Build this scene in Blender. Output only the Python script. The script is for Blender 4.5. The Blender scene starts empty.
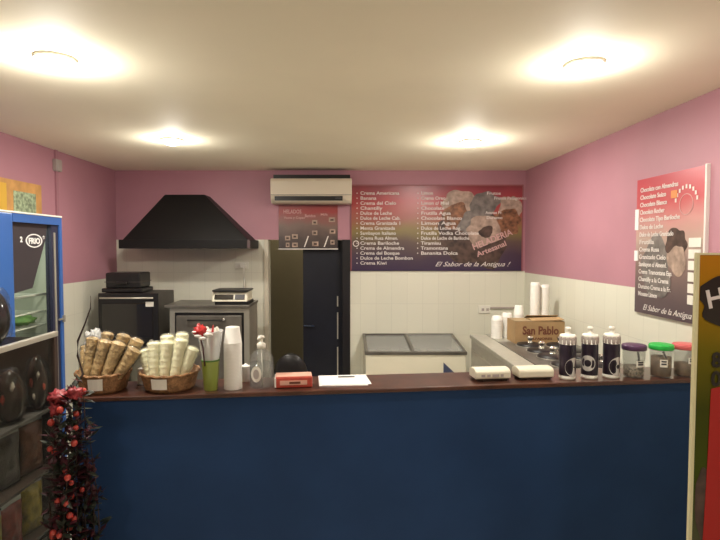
import bpy, bmesh, math, random
from mathutils import Vector, Matrix, noise
random.seed(7)
PI = math.pi
SC = bpy.context.scene
COL = SC.collection

# ------------------------------------------------------------------ materials
def mat(name, col, rough=0.5, metal=0.0, coat=0.0, spec=0.5, bump=0.0, bscale=40, var=0.0, vscale=8,
        trans=0.0, ior=1.45, alpha=1.0, emit=None, estr=0.0):
    m = bpy.data.materials.new(name); m.use_nodes = True
    nt = m.node_tree; b = nt.nodes['Principled BSDF']
    b.inputs['Base Color'].default_value = (*col, 1)
    b.inputs['Roughness'].default_value = rough
    b.inputs['Metallic'].default_value = metal
    b.inputs['Coat Weight'].default_value = coat
    b.inputs['Specular IOR Level'].default_value = spec
    b.inputs['Transmission Weight'].default_value = trans
    b.inputs['IOR'].default_value = ior
    b.inputs['Alpha'].default_value = alpha
    if emit:
        b.inputs['Emission Color'].default_value = (*emit, 1)
        b.inputs['Emission Strength'].default_value = estr
    tc = nt.nodes.new('ShaderNodeTexCoord')
    if var:
        n = nt.nodes.new('ShaderNodeTexNoise'); n.inputs['Scale'].default_value = vscale
        n.inputs['Detail'].default_value = 4
        nt.links.new(tc.outputs['Object'], n.inputs['Vector'])
        r = nt.nodes.new('ShaderNodeValToRGB')
        r.color_ramp.elements[0].position = 0.3; r.color_ramp.elements[1].position = 0.7
        r.color_ramp.elements[0].color = (*[c*(1-var) for c in col], 1)
        r.color_ramp.elements[1].color = (*[min(1, c*(1+var)) for c in col], 1)
        nt.links.new(n.outputs['Fac'], r.inputs['Fac']); nt.links.new(r.outputs['Color'], b.inputs['Base Color'])
    if bump:
        n = nt.nodes.new('ShaderNodeTexNoise'); n.inputs['Scale'].default_value = bscale
        nt.links.new(tc.outputs['Object'], n.inputs['Vector'])
        bp = nt.nodes.new('ShaderNodeBump'); bp.inputs['Strength'].default_value = bump
        bp.inputs['Distance'].default_value = 0.01
        nt.links.new(n.outputs['Fac'], bp.inputs['Height']); nt.links.new(bp.outputs['Normal'], b.inputs['Normal'])
    return m

def clearmat(name, col=(1, 1, 1), k=0.25, rough=0.08, base=(.8, .8, .78)):
    """thin clear sheet: mostly lets light through, some gloss"""
    m = bpy.data.materials.new(name); m.use_nodes = True
    nt = m.node_tree; nt.nodes.clear()
    o = nt.nodes.new('ShaderNodeOutputMaterial'); t = nt.nodes.new('ShaderNodeBsdfTransparent')
    t.inputs['Color'].default_value = (*col, 1)
    g = nt.nodes.new('ShaderNodeBsdfPrincipled'); g.inputs['Base Color'].default_value = (*base, 1)
    g.inputs['Roughness'].default_value = rough
    mx = nt.nodes.new('ShaderNodeMixShader'); mx.inputs['Fac'].default_value = k
    nt.links.new(t.outputs[0], mx.inputs[1]); nt.links.new(g.outputs[0], mx.inputs[2])
    nt.links.new(mx.outputs[0], o.inputs['Surface'])
    return m

def gradmat(name, axis, stops, lo, hi, rough=0.35, nz=0.0, nscale=4):
    """print with a colour gradient running along one object axis from lo to hi"""
    m = bpy.data.materials.new(name); m.use_nodes = True
    nt = m.node_tree; b = nt.nodes['Principled BSDF']; b.inputs['Roughness'].default_value = rough
    tc = nt.nodes.new('ShaderNodeTexCoord'); s = nt.nodes.new('ShaderNodeSeparateXYZ')
    nt.links.new(tc.outputs['Object'], s.inputs[0])
    mr = nt.nodes.new('ShaderNodeMapRange'); mr.inputs['From Min'].default_value = lo; mr.inputs['From Max'].default_value = hi
    nt.links.new(s.outputs['XYZ'.index(axis)], mr.inputs['Value'])
    src = mr.outputs['Result']
    if nz:
        n = nt.nodes.new('ShaderNodeTexNoise'); n.inputs['Scale'].default_value = nscale
        nt.links.new(tc.outputs['Object'], n.inputs['Vector'])
        ma = nt.nodes.new('ShaderNodeMath'); ma.operation = 'MULTIPLY_ADD'
        ma.inputs[1].default_value = nz; ma.inputs[2].default_value = -nz/2
        nt.links.new(n.outputs['Fac'], ma.inputs[0])
        ad = nt.nodes.new('ShaderNodeMath'); ad.operation = 'ADD'
        nt.links.new(src, ad.inputs[0]); nt.links.new(ma.outputs[0], ad.inputs[1]); src = ad.outputs[0]
    r = nt.nodes.new('ShaderNodeValToRGB'); cr = r.color_ramp
    cr.elements[0].position = stops[0][0]; cr.elements[0].color = (*stops[0][1], 1)
    cr.elements[1].position = stops[-1][0]; cr.elements[1].color = (*stops[-1][1], 1)
    for p, c in stops[1:-1]:
        e = cr.elements.new(p); e.color = (*c, 1)
    nt.links.new(src, r.inputs['Fac']); nt.links.new(r.outputs['Color'], b.inputs['Base Color'])
    return m

def srgb(r, g, b):
    f = lambda c: (c/255/12.92) if c/255 <= .04045 else ((c/255+.055)/1.055)**2.4
    return (f(r), f(g), f(b))

PINK = (0.47, 0.225, 0.275)
TILE = (0.76, 0.74, 0.62)
def wallmat(name, zsplit, tile_axis):
    """pink paint above, glazed pale tile below zsplit (world coordinates)"""
    m = bpy.data.materials.new(name); m.use_nodes = True
    nt = m.node_tree; b = nt.nodes['Principled BSDF']; L = nt.links.new
    tc = nt.nodes.new('ShaderNodeTexCoord'); s = nt.nodes.new('ShaderNodeSeparateXYZ'); L(tc.outputs['Object'], s.inputs[0])
    gt = nt.nodes.new('ShaderNodeMath'); gt.operation = 'GREATER_THAN'; gt.inputs[1].default_value = zsplit
    L(s.outputs[2], gt.inputs[0])
    cb = nt.nodes.new('ShaderNodeCombineXYZ'); L(s.outputs[tile_axis], cb.inputs[0]); L(s.outputs[2], cb.inputs[1])
    br = nt.nodes.new('ShaderNodeTexBrick'); L(cb.outputs[0], br.inputs['Vector'])
    br.offset = 0; br.inputs['Scale'].default_value = 1
    br.inputs['Brick Width'].default_value = 0.15; br.inputs['Row Height'].default_value = 0.303
    br.inputs['Mortar Size'].default_value = 0.0022; br.inputs['Mortar Smooth'].default_value = 0.3
    br.inputs['Color1'].default_value = (*TILE, 1); br.inputs['Color2'].default_value = (*[c*.96 for c in TILE], 1)
    br.inputs['Mortar'].default_value = (*[c*.86 for c in TILE], 1)
    n = nt.nodes.new('ShaderNodeTexNoise'); n.inputs['Scale'].default_value = 2.2; n.inputs['Detail'].default_value = 5
    L(tc.outputs['Object'], n.inputs['Vector'])
    r = nt.nodes.new('ShaderNodeValToRGB'); r.color_ramp.elements[0].position = .3; r.color_ramp.elements[1].position = .75
    r.color_ramp.elements[0].color = (*[c*.93 for c in PINK], 1); r.color_ramp.elements[1].color = (*[c*1.06 for c in PINK], 1)
    L(n.outputs['Fac'], r.inputs['Fac'])
    mx = nt.nodes.new('ShaderNodeMix'); mx.data_type = 'RGBA'
    L(gt.outputs[0], mx.inputs['Factor']); L(br.outputs['Color'], mx.inputs[6]); L(r.outputs['Color'], mx.inputs[7])
    L(mx.outputs[2], b.inputs['Base Color'])
    mr = nt.nodes.new('ShaderNodeMapRange'); mr.inputs['To Min'].default_value = .28; mr.inputs['To Max'].default_value = .55
    L(gt.outputs[0], mr.inputs['Value']); L(mr.outputs[0], b.inputs['Roughness'])
    return m

M = dict(
    ceiling=mat('ceiling_paint', (.95, .88, .69), .7, var=.03, vscale=1.5),
    floor=mat('floor_tile', (.74, .70, .60), .35, var=.15, vscale=3),
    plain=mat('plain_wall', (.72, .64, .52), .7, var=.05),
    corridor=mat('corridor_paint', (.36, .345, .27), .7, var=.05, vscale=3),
    trimw=mat('trim_white', (.62, .56, .45), .5),
    navydoor=mat('navy_door', (.009, .010, .018), .4, var=.1),
    blackjamb=mat('black_jamb', (.012, .010, .012), .4),
    blue=mat('counter_blue', (.017, .047, .128), .6, spec=.2, var=.12, vscale=3, bump=.05, bscale=15),
    wood=mat('worktop_wood', (.075, .028, .018), .28, coat=.3, var=.35, vscale=9),
    black=mat('black_plastic', (.014, .012, .012), .35),
    hood=mat('hood_black', (.008, .007, .007), .5, spec=.3),
    hoodedge=mat('hood_edge_reflection', (.10, .06, .06), .4),
    glassblk=mat('dark_glass', (.02, .016, .014), .1, coat=.5),
    steel=mat('brushed_steel', (.40, .37, .31), .34, metal=.45, var=.1, vscale=6),
    steeldk=mat('oven_dark_steel', (.15, .135, .115), .35, metal=.35, var=.3, vscale=5),
    chrome=mat('chrome', (.8, .78, .74), .15, metal=1),
    ovenside=mat('oven_side_grey', (.07, .06, .05), .5, var=.1),
    cabgrey=mat('cabinet_grey', (.36, .34, .28), .4, var=.08, vscale=30),
    white=mat('white_plastic', (.80, .77, .68), .4),
    foam=mat('white_foam', (.84, .82, .76), .6),
    cream=mat('cream_enamel', (.74, .69, .54), .35),
    acw=mat('ac_plastic', (.68, .60, .47), .4),
    label=mat('paper_white', (.80, .76, .68), .6),
    paper=mat('sheet_white', (.88, .86, .84), .6),
    dkgrey=mat('dark_grey_print', (.05, .045, .05), .5),
    ink=mat('white_ink', (.80, .74, .70), .5),
    inkred=mat('box_ink', (.17, .055, .03), .6),
    cardboard=mat('cardboard', (.42, .27, .13), .7, var=.08, vscale=12),
    cardside=mat('cardboard_side', (.33, .24, .13), .7, var=.08, vscale=12),
    fridgeblue=mat('fridge_blue', (.045, .13, .40), .3, coat=.3),
    fridgedk=mat('fridge_gasket', (.03, .03, .06), .4),
    fridgein=mat('fridge_liner', (.50, .50, .42), .5),
    lpurple=mat('fridge_header', (.055, .045, .050), .3),
    wicker=mat('wicker', (.28, .145, .062), .6, var=.4, vscale=60, bump=.6, bscale=120),
    wafer=mat('wafer_golden', (.62, .43, .20), .4, coat=.6, var=.5, vscale=30, bump=.7, bscale=90),
    waferl=mat('wafer_cream', (.95, .91, .60), .4, coat=.6, var=.14, vscale=30, bump=.5, bscale=90),
    wrap=clearmat('cellophane', (1, 1, 1), .22, .10, base=(.06, .06, .06)),
    conewrap=clearmat('cone_wrap', (1, 1, 1), .22, .10, base=(.75, .72, .60)),
    wraps=clearmat('cellophane_white', (.95, .95, .93), .45, .2),
    glass=clearmat('pane_glass', (.93, .95, .93), .10, .03, base=(.06, .06, .06)),
    freezeglass=clearmat('freezer_glass', (.8, .82, .76), .30, .1),
    clear=clearmat('clear_plastic', (.97, .98, .97), .16, .08, base=(.5,.5,.5)),
    frost=clearmat('frosted_plastic', (.95, .95, .95), .38, .25),
    gel=clearmat('gel', (.93, .95, .95), .10, .05, base=(.5,.5,.5)),
    green=mat('green_cup', (.30, .37, .07), .35, coat=.3),
    red=mat('red_plastic', (.55, .03, .03), .35, coat=.3),
    redpack=mat('red_pack', (.52, .075, .05), .4, var=.15, vscale=30),
    peach=mat('peach_print', (.75, .42, .32), .45),
    choc=mat('chocolate', (.060, .027, .016), .22, coat=.5, var=.4, vscale=18, bump=.2, bscale=30),
    chocb=mat('chocolate_black', (.010, .006, .006), .18, coat=.5),
    sugar=mat('sugar_white', (.6, .5, .42), .5),
    sugarred=mat('sugar_red', (.45, .06, .03), .4),
    brownbag=mat('brown_bag', (.18, .07, .04), .5, var=.5, vscale=22, bump=.6, bscale=30),
    yellowbag=mat('yellow_bag', (.34, .26, .03), .4, var=.5, vscale=25, bump=.6, bscale=30),
    redbag=mat('red_bag', (.25, .03, .02), .4, var=.5, vscale=25, bump=.6, bscale=30),
    greybag=mat('grey_bag', (.13, .11, .10), .4, var=.3, vscale=14, bump=.6, bscale=25),
    alu=mat('aluminium', (.62, .58, .50), .35, metal=.6),
    rackbrown=mat('rack_brown', (.05, .028, .020), .5),
    twig=mat('twig_dark', (.035, .018, .012), .7),
    leaf=mat('leaf_dark', (.020, .026, .016), .5, var=.4),
    leafr=mat('leaf_maroon', (.055, .008, .014), .5, var=.4),
    berry=mat('berry_red', (.48, .05, .035), .3, coat=.5),
    purple=mat('purple_lid', (.085, .035, .085), .4),
    greenlid=mat('green_lid', (.02, .42, .06), .4),
    redlid=mat('coral_lid', (.62, .12, .12), .4),
    seeds=mat('jar_sprinkles', (.22, .18, .13), .7, var=.8, vscale=90),
    seedsb=mat('jar_brown', (.17, .10, .05), .7, var=.35, vscale=60),
    canlabel=mat('can_black_label', (.022, .014, .026), .3, var=.5, vscale=20),
    cangrey=mat('can_grey_print', (.55, .52, .48), .4),
    lens=mat('lamp_lens', (1, .95, .85), .5, emit=(1, .93, .78), estr=60),
    leafgreen=mat('green_pack', (.12, .24, .05), .5, var=.3, vscale=30),
    cableblk=mat('cable', (.03, .03, .03), .5),
    pinktrunk=mat('pink_trunking', (.42, .20, .24), .5),
    greybox=mat('grey_box', (.42, .36, .33), .6),
    logored=mat('logo_pink', (.62, .38, .36), .5),
    icew=mat('print_vanilla', (.40, .29, .23), .45, var=.35, vscale=22),
    iceb=mat('print_caramel', (.23, .10, .05), .45, var=.6, vscale=26),
    iceg=mat('print_grey', (.19, .165, .15), .45, var=.4, vscale=20),
    iced=mat('print_dark_brown', (.075, .045, .035), .45, var=.6, vscale=20),
    signblk=mat('sign_black', (.020, .014, .010), .35),
    signred=mat('sign_red', (.42, .012, .010), .3),
    signedge=mat('sign_edge', (.75, .70, .42), .4),
    orange=mat('note_orange', (.62, .33, .11), .6, var=.15, vscale=12),
    notegreen=mat('note_green', (.33, .40, .25), .6, var=.6, vscale=40),
    sticker=mat('sticker_orange', (.75, .28, .08), .5),
)

# ------------------------------------------------------------------ mesh builder
class MB:
    def __init__(s): s.v = []; s.f = []; s.sm = []
    def add(s, vs, fs, smooth=False):
        o = len(s.v); s.v += [tuple(v) for v in vs]
        for f in fs: s.f.append([i+o for i in f]); s.sm.append(smooth)
        return s
    def box(s, x0, x1, y0, y1, z0, z1, mtx=None):
        vs = [Vector(p) for p in [(x0,y0,z0),(x1,y0,z0),(x1,y1,z0),(x0,y1,z0),(x0,y0,z1),(x1,y0,z1),(x1,y1,z1),(x0,y1,z1)]]
        if mtx: vs = [mtx @ v for v in vs]
        return s.add(vs, [(0,3,2,1),(4,5,6,7),(0,1,5,4),(1,2,6,5),(2,3,7,6),(3,0,4,7)])
    def lathe(s, prof, n=24, c=(0,0,0), cap=True, mtx=None, fn=None):
        vs = []
        for i, (r, z) in enumerate(prof):
            for k in range(n):
                a = 2*PI*k/n; rr = r*(fn(a, z) if fn else 1)
                v = Vector((rr*math.cos(a), rr*math.sin(a), z))
                if mtx: v = mtx @ v
                vs.append(v + Vector(c))
        fs = []
        for i in range(len(prof)-1):
            for k in range(n):
                fs.append((i*n+k, i*n+(k+1) % n, (i+1)*n+(k+1) % n, (i+1)*n+k))
        if cap:
            fs.append(tuple(reversed(range(n)))); fs.append(tuple((len(prof)-1)*n+k for k in range(n)))
        return s.add(vs, fs, True)
    def tube(s, pts, r, n=8):
        pts = [Vector(p) for p in pts]; vs = []; rr = r if isinstance(r, (list, tuple)) else [r]*len(pts)
        for i, p in enumerate(pts):
            d = (pts[min(i+1, len(pts)-1)] - pts[max(i-1, 0)]).normalized()
            u = d.cross(Vector((0, 0, 1)))
            if u.length < .05: u = d.cross(Vector((0, 1, 0)))
            u.normalize(); w = d.cross(u)
            for k in range(n):
                a = 2*PI*k/n; vs.append(p + (u*math.cos(a) + w*math.sin(a))*rr[i])
        fs = [(i*n+k, i*n+(k+1) % n, (i+1)*n+(k+1) % n, (i+1)*n+k) for i in range(len(pts)-1) for k in range(n)]
        fs += [tuple(reversed(range(n))), tuple((len(pts)-1)*n+k for k in range(n))]
        return s.add(vs, fs, True)
    def ell(s, c, rx, ry, rz, n=20, m=12, jit=0, seed=0):
        vs = []; fs = []
        for i in range(m+1):
            t = PI*i/m
            for k in range(n):
                a = 2*PI*k/n
                v = Vector((math.sin(t)*math.cos(a), math.sin(t)*math.sin(a), math.cos(t)))
                j = 1 + jit*noise.noise(v*2.7 + Vector((seed*3.1, 0, 0))) if jit else 1
                vs.append((c[0]+v.x*rx*j, c[1]+v.y*ry*j, c[2]+v.z*rz*j))
        for i in range(m):
            for k in range(n): fs.append((i*n+k, (i+1)*n+k, (i+1)*n+(k+1) % n, i*n+(k+1) % n))
        return s.add(vs, fs, True)
    def plate(s, pts, nrm, th):
        """flat polygon (3-D points) thickened along nrm"""
        pts = [Vector(p) for p in pts]; d = Vector(nrm)*th; n = len(pts)
        return s.add(pts + [p+d for p in pts], [tuple(range(n)), tuple(reversed(range(n, 2*n)))] +
                     [(i, i+n, (i+1) % n+n, (i+1) % n) for i in range(n)])
    def build(s, name, m, parent=None, loc=(0,0,0), bev=0, seg=2):
        me = bpy.data.meshes.new(name); me.from_pydata(s.v, [], s.f)
        for p, q in zip(me.polygons, s.sm): p.use_smooth = q
        bm = bmesh.new(); bm.from_mesh(me); bmesh.ops.remove_doubles(bm, verts=bm.verts, dist=1e-6)
        bmesh.ops.recalc_face_normals(bm, faces=bm.faces); bm.to_mesh(me); bm.free()
        me.materials.append(m)
        o = bpy.data.objects.new(name, me); COL.objects.link(o); o.location = loc
        if parent: o.parent = parent
        if bev:
            b = o.modifiers.new('bevel', 'BEVEL'); b.width = bev; b.segments = seg; b.limit_method = 'ANGLE'
        return o

def bx(name, m, parent, x0, x1, y0, y1, z0, z1, bev=0, seg=2): return MB().box(x0,x1,y0,y1,z0,z1).build(name, m, parent, bev=bev, seg=seg)
def tag(o, label, cat, group=None, kind=None):
    if label: o['label'] = label
    if cat: o['category'] = cat
    if group: o['group'] = group
    if kind: o['kind'] = kind
    return o
def thing(name, loc, label, cat, group=None, rz=0):
    o = bpy.data.objects.new(name, None); COL.objects.link(o); o.location = loc; o.rotation_euler.z = rz
    o.empty_display_size = .1
    return tag(o, label, cat, group)
def struct(name, mb, m, **k): return tag(mb.build(name, m, **k), None, None, None, 'structure')
def dup(root, loc=None, rz=None, label=None):
    r = root.copy(); COL.objects.link(r)
    if loc is not None: r.location = loc
    if rz is not None: r.rotation_euler.z = rz
    if label: r['label'] = label
    for ch in list(root.children):
        c = ch.copy(); COL.objects.link(c); c.parent = r
        for g in ch.children:
            d = g.copy(); COL.objects.link(d); d.parent = c
    return r

ROT = {'back': Matrix.Rotation(PI/2, 4, 'X'),
       'right': Matrix.Rotation(-PI/2, 4, 'Z') @ Matrix.Rotation(PI/2, 4, 'X'),
       'left': Matrix.Rotation(PI/2, 4, 'Z') @ Matrix.Rotation(PI/2, 4, 'X'),
       'up': Matrix.Identity(4)}
def lettering(name, lines, m, parent, face, bold=.0, shear=0, align='LEFT', rot=0, ext=.0006):
    """lines: (text, loc, size[, width]) ; one mesh from all of them"""
    V = []; F = []
    for ln in lines:
        txt, loc, size = ln[:3]
        cu = bpy.data.curves.new('t', 'FONT'); cu.body = txt; cu.size = size; cu.extrude = ext; cu.offset = bold*size
        cu.shear = shear; cu.align_x = align; cu.resolution_u = 3
        ob = bpy.data.objects.new('t', cu); COL.objects.link(ob)
        dg = bpy.context.evaluated_depsgraph_get(); me = bpy.data.meshes.new_from_object(ob.evaluated_get(dg))
        xs = [v.co.x for v in me.vertices]
        sx = 1
        if len(ln) > 3 and xs: sx = ln[3]/max(1e-6, max(xs)-min(xs))
        T = Matrix.Translation(loc) @ ROT[face] @ Matrix.Rotation(rot, 4, 'Z') @ Matrix.Diagonal((sx, 1, 1, 1))
        o = len(V); V += [tuple(T @ v.co) for v in me.vertices]; F += [[i+o for i in p.vertices] for p in me.polygons]
        bpy.data.objects.remove(ob); bpy.data.meshes.remove(me); bpy.data.curves.remove(cu)
    me = bpy.data.meshes.new(name); me.from_pydata(V, [], F); me.materials.append(m)
    o = bpy.data.objects.new(name, me); COL.objects.link(o); o.parent = parent
    return o

# ------------------------------------------------------------------ room
XL, XR, YB, YF, ZC = -2.195, 1.73, 5.0, -2.6, 2.49
DX0, DX1, DZ = -0.735, 0.05, 1.83
wl = wallmat('left_wall_paint_and_tile', 1.47, 1); wr = wallmat('right_wall_paint_and_tile', 1.515, 1)
wbl = wallmat('back_wall_left_paint_and_tile', 1.83, 0); wbr = wallmat('back_wall_right_paint_and_tile', 1.53, 0)
struct('floor', MB().box(XL-.1, XR+.1, YF-.1, 6.6, -.08, 0), M['floor'])
struct('ceiling', MB().box(XL-.1, XR+.1, YF-.1, 6.6, ZC, ZC+.1), M['ceiling'])
struct('wall_left', MB().box(XL-.1, XL, YF, 6.6, 0, ZC), wl)
struct('wall_right', MB().box(XR, XR+.1, YF, 6.6, 0, ZC), wr)
struct('wall_back_left', MB().box(XL, DX0, YB, YB+.13, 0, ZC), wbl)
struct('wall_back_lintel', MB().box(DX0, DX1, YB, YB+.13, DZ, ZC), wbl)
struct('wall_back_right', MB().box(DX1, XR, YB, YB+.13, 0, ZC), wbr)
struct('wall_front', MB().box(XL, XR, YF-.1, YF, 0, ZC), M['plain'])
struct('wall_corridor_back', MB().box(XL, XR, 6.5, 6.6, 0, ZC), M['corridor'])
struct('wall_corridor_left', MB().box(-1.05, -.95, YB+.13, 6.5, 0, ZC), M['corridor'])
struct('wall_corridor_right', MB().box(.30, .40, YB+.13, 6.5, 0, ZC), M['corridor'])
struct('trim_1', MB().box(DX0-.04, DX0, YB-.014, YB, 0, DZ), M['trimw'])
struct('trim_2', MB().box(DX1-.075, DX1, YB-.012, YB+.14, 0, DZ), M['blackjamb'])
struct('trim_3', MB().box(XL, XL+.014, 3.955, 3.985, 1.47, ZC), M['pinktrunk'])
d = struct('door_1', MB().box(-.41, DX1-.075, YB+.07, YB+.11, 0, DZ-.005), M['navydoor'], bev=.002)
hd = MB().box(-.40, -.30, YB+.035, YB+.05, .985, 1.0); hd.box(-.40, -.39, YB+.045, YB+.071, .987, .998)
h = hd.build('door_handle', M['chrome'], d); h['label'] = 'metal lever handle'
sk = MB()
for z0, z1 in ((1.18, 1.28), (.86, 1.12), (.45, .78)): sk.box(-.078, -.066, YB+.060, YB+.0695, z0, z1)
e = sk.build('door_edge_strip', M['alu'], d); e['label'] = 'pale metal strips on the edge'

# ceiling downlights
LC = (1, .965, .88)
def downlight(loc, label, watts):
    t = thing('downlight', (loc[0], loc[1], ZC), label, 'ceiling light', 'downlights in the ceiling')
    MB().lathe([(.052, -.001), (.075, -.001), (.078, -.006), (.07, -.012), (.052, -.012), (.052, -.001)], 32, cap=False).build('trim_ring', M['white'], t)
    MB().lathe([(.056, -.004), (.054, -.020), (.044, -.032), (.024, -.038), (.001, -.040)], 32).build('lens', M['lens'], t)
    ld = bpy.data.lights.new('lamp', 'POINT'); ld.energy = watts; ld.color = LC; ld.shadow_soft_size = .045
    lo = bpy.data.objects.new('lamp', ld); COL.objects.link(lo); lo.parent = t; lo.location = (0, 0, -.10); ld.energy = watts*.58
    la = bpy.data.lights.new('lamp_beam', 'AREA'); la.shape = 'DISK'; la.size = .10; la.energy = watts*1.0; la.color = LC
    lo = bpy.data.objects.new('lamp_beam', la); COL.objects.link(lo); lo.parent = t; lo.location = (0, 0, -.045)
    return t
downlight((-1.18, 3.58), 'small round ceiling downlight at the back, above the black hood side', 10.5)
downlight((.865, 3.63), 'small round ceiling downlight at the back, above the chest freezer side', 15.5)
downlight((-1.13, 2.06), 'large glaring ceiling downlight at the upper left, nearest the fridge', 15)
downlight((.96, 2.12), 'large glaring ceiling downlight at the upper right, nearest the right wall menu', 10.5)

# ------------------------------------------------------------------ back wall: air conditioner, posters, hood
t = thing('air_conditioner', (-.312, YB, 2.165), 'cream split air conditioner mounted above the doorway', 'air conditioner')
b = MB(); pr = [(0, 0), (-.14, 0), (-.175, .03), (-.195, .07), (-.20, .20), (-.185, .225), (0, .232)]
n = len(pr); b.add([(x, y, z) for x in (-.375, .375) for y, z in pr], [tuple(range(n)), tuple(reversed(range(n, 2*n)))] + [(i, (i+1) % n, (i+1) % n+n, i+n) for i in range(n)])
b.build('body', M['acw'], t, bev=.006)
bx('air_outlet', M['black'], t, -.335, .29, -.196, -.168, .022, .062)
MB().box(-.33, .285, -.190, -.160, .014, .020).build('louvre', M['acw'], t)
bx('front_seam', M['dkgrey'], t, -.37, .37, -.2015, -.199, .072, .075)
o = bx('brand_badge', M['dkgrey'], t, .22, .285, -.2025, -.199, .035, .050); o['label'] = 'small dark badge'
bx('top_shade', M['black'], t, -.35, .36, -.16, -.02, .228, .262)  # dark strip standing in for the shadow gap above the unit

# long flavour board
t = thing('menu_board', (.06, YB-.001, 1.53), 'wide red and dark purple flavour board with ice cream pictures on the back wall', 'menu board')
bg = gradmat('flavour_board_print', 'Z', [(0, (.040, .022, .060)), (.18, (.060, .035, .060)), (.33, (.12, .075, .060)), (.47, (.23, .17, .055)),
      (.60, (.34, .10, .07)), (.78, (.42, .045, .05)), (.95, (.30, .045, .06)), (1, (.22, .03, .04))], 0, .815, nz=.25, nscale=2.5)
bx('panel', bg, t, 0, 1.635, -.012, 0, 0, .815)
fr = MB(); fr.box(-.006, 1.641, -.016, -.002, .811, .823); fr.box(-.006, 0.004, -.016, -.002, 0, .815); fr.box(1.631, 1.641, -.016, -.002, 0, .815)
fr.build('edging', mat('board_edging', (.30, .10, .11), .5), t)
def blob(name, m, parent, cx, cz, rx, rz, y, rot=0, jit=.12, seed=0, n=40, face='back'):
    pts = []
    for k in range(n):
        a = 2*PI*k/n; j = 1 + jit*noise.noise(Vector((math.cos(a)*1.6+seed, math.sin(a)*1.6, seed)))
        u = rx*j*math.cos(a); w = rz*j*math.sin(a)
        pu = cx+u*math.cos(rot)-w*math.sin(rot); pw = cz+u*math.sin(rot)+w*math.cos(rot)
        pts.append((pu, y, pw) if face == 'back' else (y, -pu, pw) if face == 'right' else (y, pu, pw))
    nr = {'back': (0, -1, 0), 'right': (-1, 0, 0), 'left': (1, 0, 0)}[face]
    return MB().plate(pts, nr, .0006).build(name, m, parent)
for i, (nm, mm, cx, cz, rx, rz, ro) in enumerate([
        ('printed_cone', 'iced', 1.20, .30, .36, .24, -.3), ('printed_scoop', 'icew', 1.02, .66, .16, .12, 0), ('printed_caramel', 'iceb', 1.00, .52, .13, .13, .3),
        ('printed_scoop', 'iceg', 1.27, .63, .15, .11, .2), ('printed_scoop', 'icew', 1.52, .60, .11, .12, 0), ('printed_caramel', 'iceb', 1.50, .47, .12, .13, -.3),
        ('printed_scoop', 'iceg', 1.14, .46, .12, .13, -.6), ('printed_cup', 'icew', 1.26, .38, .17, .15, .1), ('printed_swirl', 'iced', 1.29, .37, .07, .055, .5), ('printed_swirl', 'icew', 1.20, .44, .045, .03, .7)]):
    blob(nm, M[mm], t, cx, cz, rx, rz, -.0122-.0007*i, ro, .35, i*1.7)
yt = -.0200
c1 = ["Crema Americana", "Banana", "Crema del Cielo", "Chantilly", "Dulce de Leche", "Dulce de Leche Cab.", "Crema Granizada 1", "Menta Granizada", "Sambayon Italiano", "Crema Rusa Almen.", "Crema Bariloche", "Crema de Almendra", "Crema del Bosque", "Dulce de Leche Bombon", "Crema Kiwi"]
w1 = [.37, .15, .34, .21, .30, .38, .38, .33, .34, .36, .37, .42, .375, .50, .25]
L1 = [("\u2022", (.048, yt, .728-i*.0476), .040) for i in range(15)] + [(c1[i], (.085, yt, .728-i*.0476), .044, w1[i]) for i in range(15)]
o = lettering('flavour_list', L1, M['ink'], t, 'back', bold=.012); o['label'] = 'left column of white flavour names'
c2 = ["Limon", "Crema Oreo", "Limon c/ Miel", "Chocolate", "Frutilla Agua", "Chocolate Blanco", "Limon Agua", "Dulce de Leche Rog.", "Frutilla Vodka Chocolate", "Dulce de Leche de Bariloche", "Tiramisu", "Tramontana", "Bananita Dolca"]
w2 = [.11, .23, .26, .22, .28, .39, .33, .38, .55, .46, .19, .26, .35]
L2 = [("\u2022", (.628, yt, .728-i*.0476), .040) for i in range(13)] + [(c2[i], (.665, yt, .728-i*.0476), .044, w2[i]) for i in range(13)]
L3 = [("Frutos", (1.29, yt, .728), .040, .13), ("Frutos Patagonicos", (1.36, yt, .682), .038, .33), ("Ananas Fr.", (1.28, yt, .545), .038, .16), ("Durazno", (1.29, yt, .497), .038, .15)]
o = lettering('flavour_list', L2, M['ink'], t, 'back', bold=.012); o['label'] = 'middle column of white flavour names'
o = lettering('flavour_list', L3, M['ink'], t, 'back', bold=.012); o['label'] = 'short white names over the ice cream pictures'
lettering('slogan', [("El Sabor de la Antigua !", (.80, yt, .045), .062, .72)], M['ink'], t, 'back', shear=.5)
lettering('shop_logo', [("HELADERIA", (1.17, yt-.001, .20), .085, .40), ("Artesanal", (1.21, yt-.001, .135), .07, .30)], M['logored'], t, 'back', bold=.02, rot=.38)
rg = MB(); rg.lathe([(.022, 0), (.030, 0), (.030, .001), (.022, .001), (.022, 0)], 24, cap=False, mtx=Matrix.Translation((.045, yt, .262)) @ Matrix.Rotation(PI/2, 4, 'X')); rg.build('ring_mark', M['ink'], t)

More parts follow.
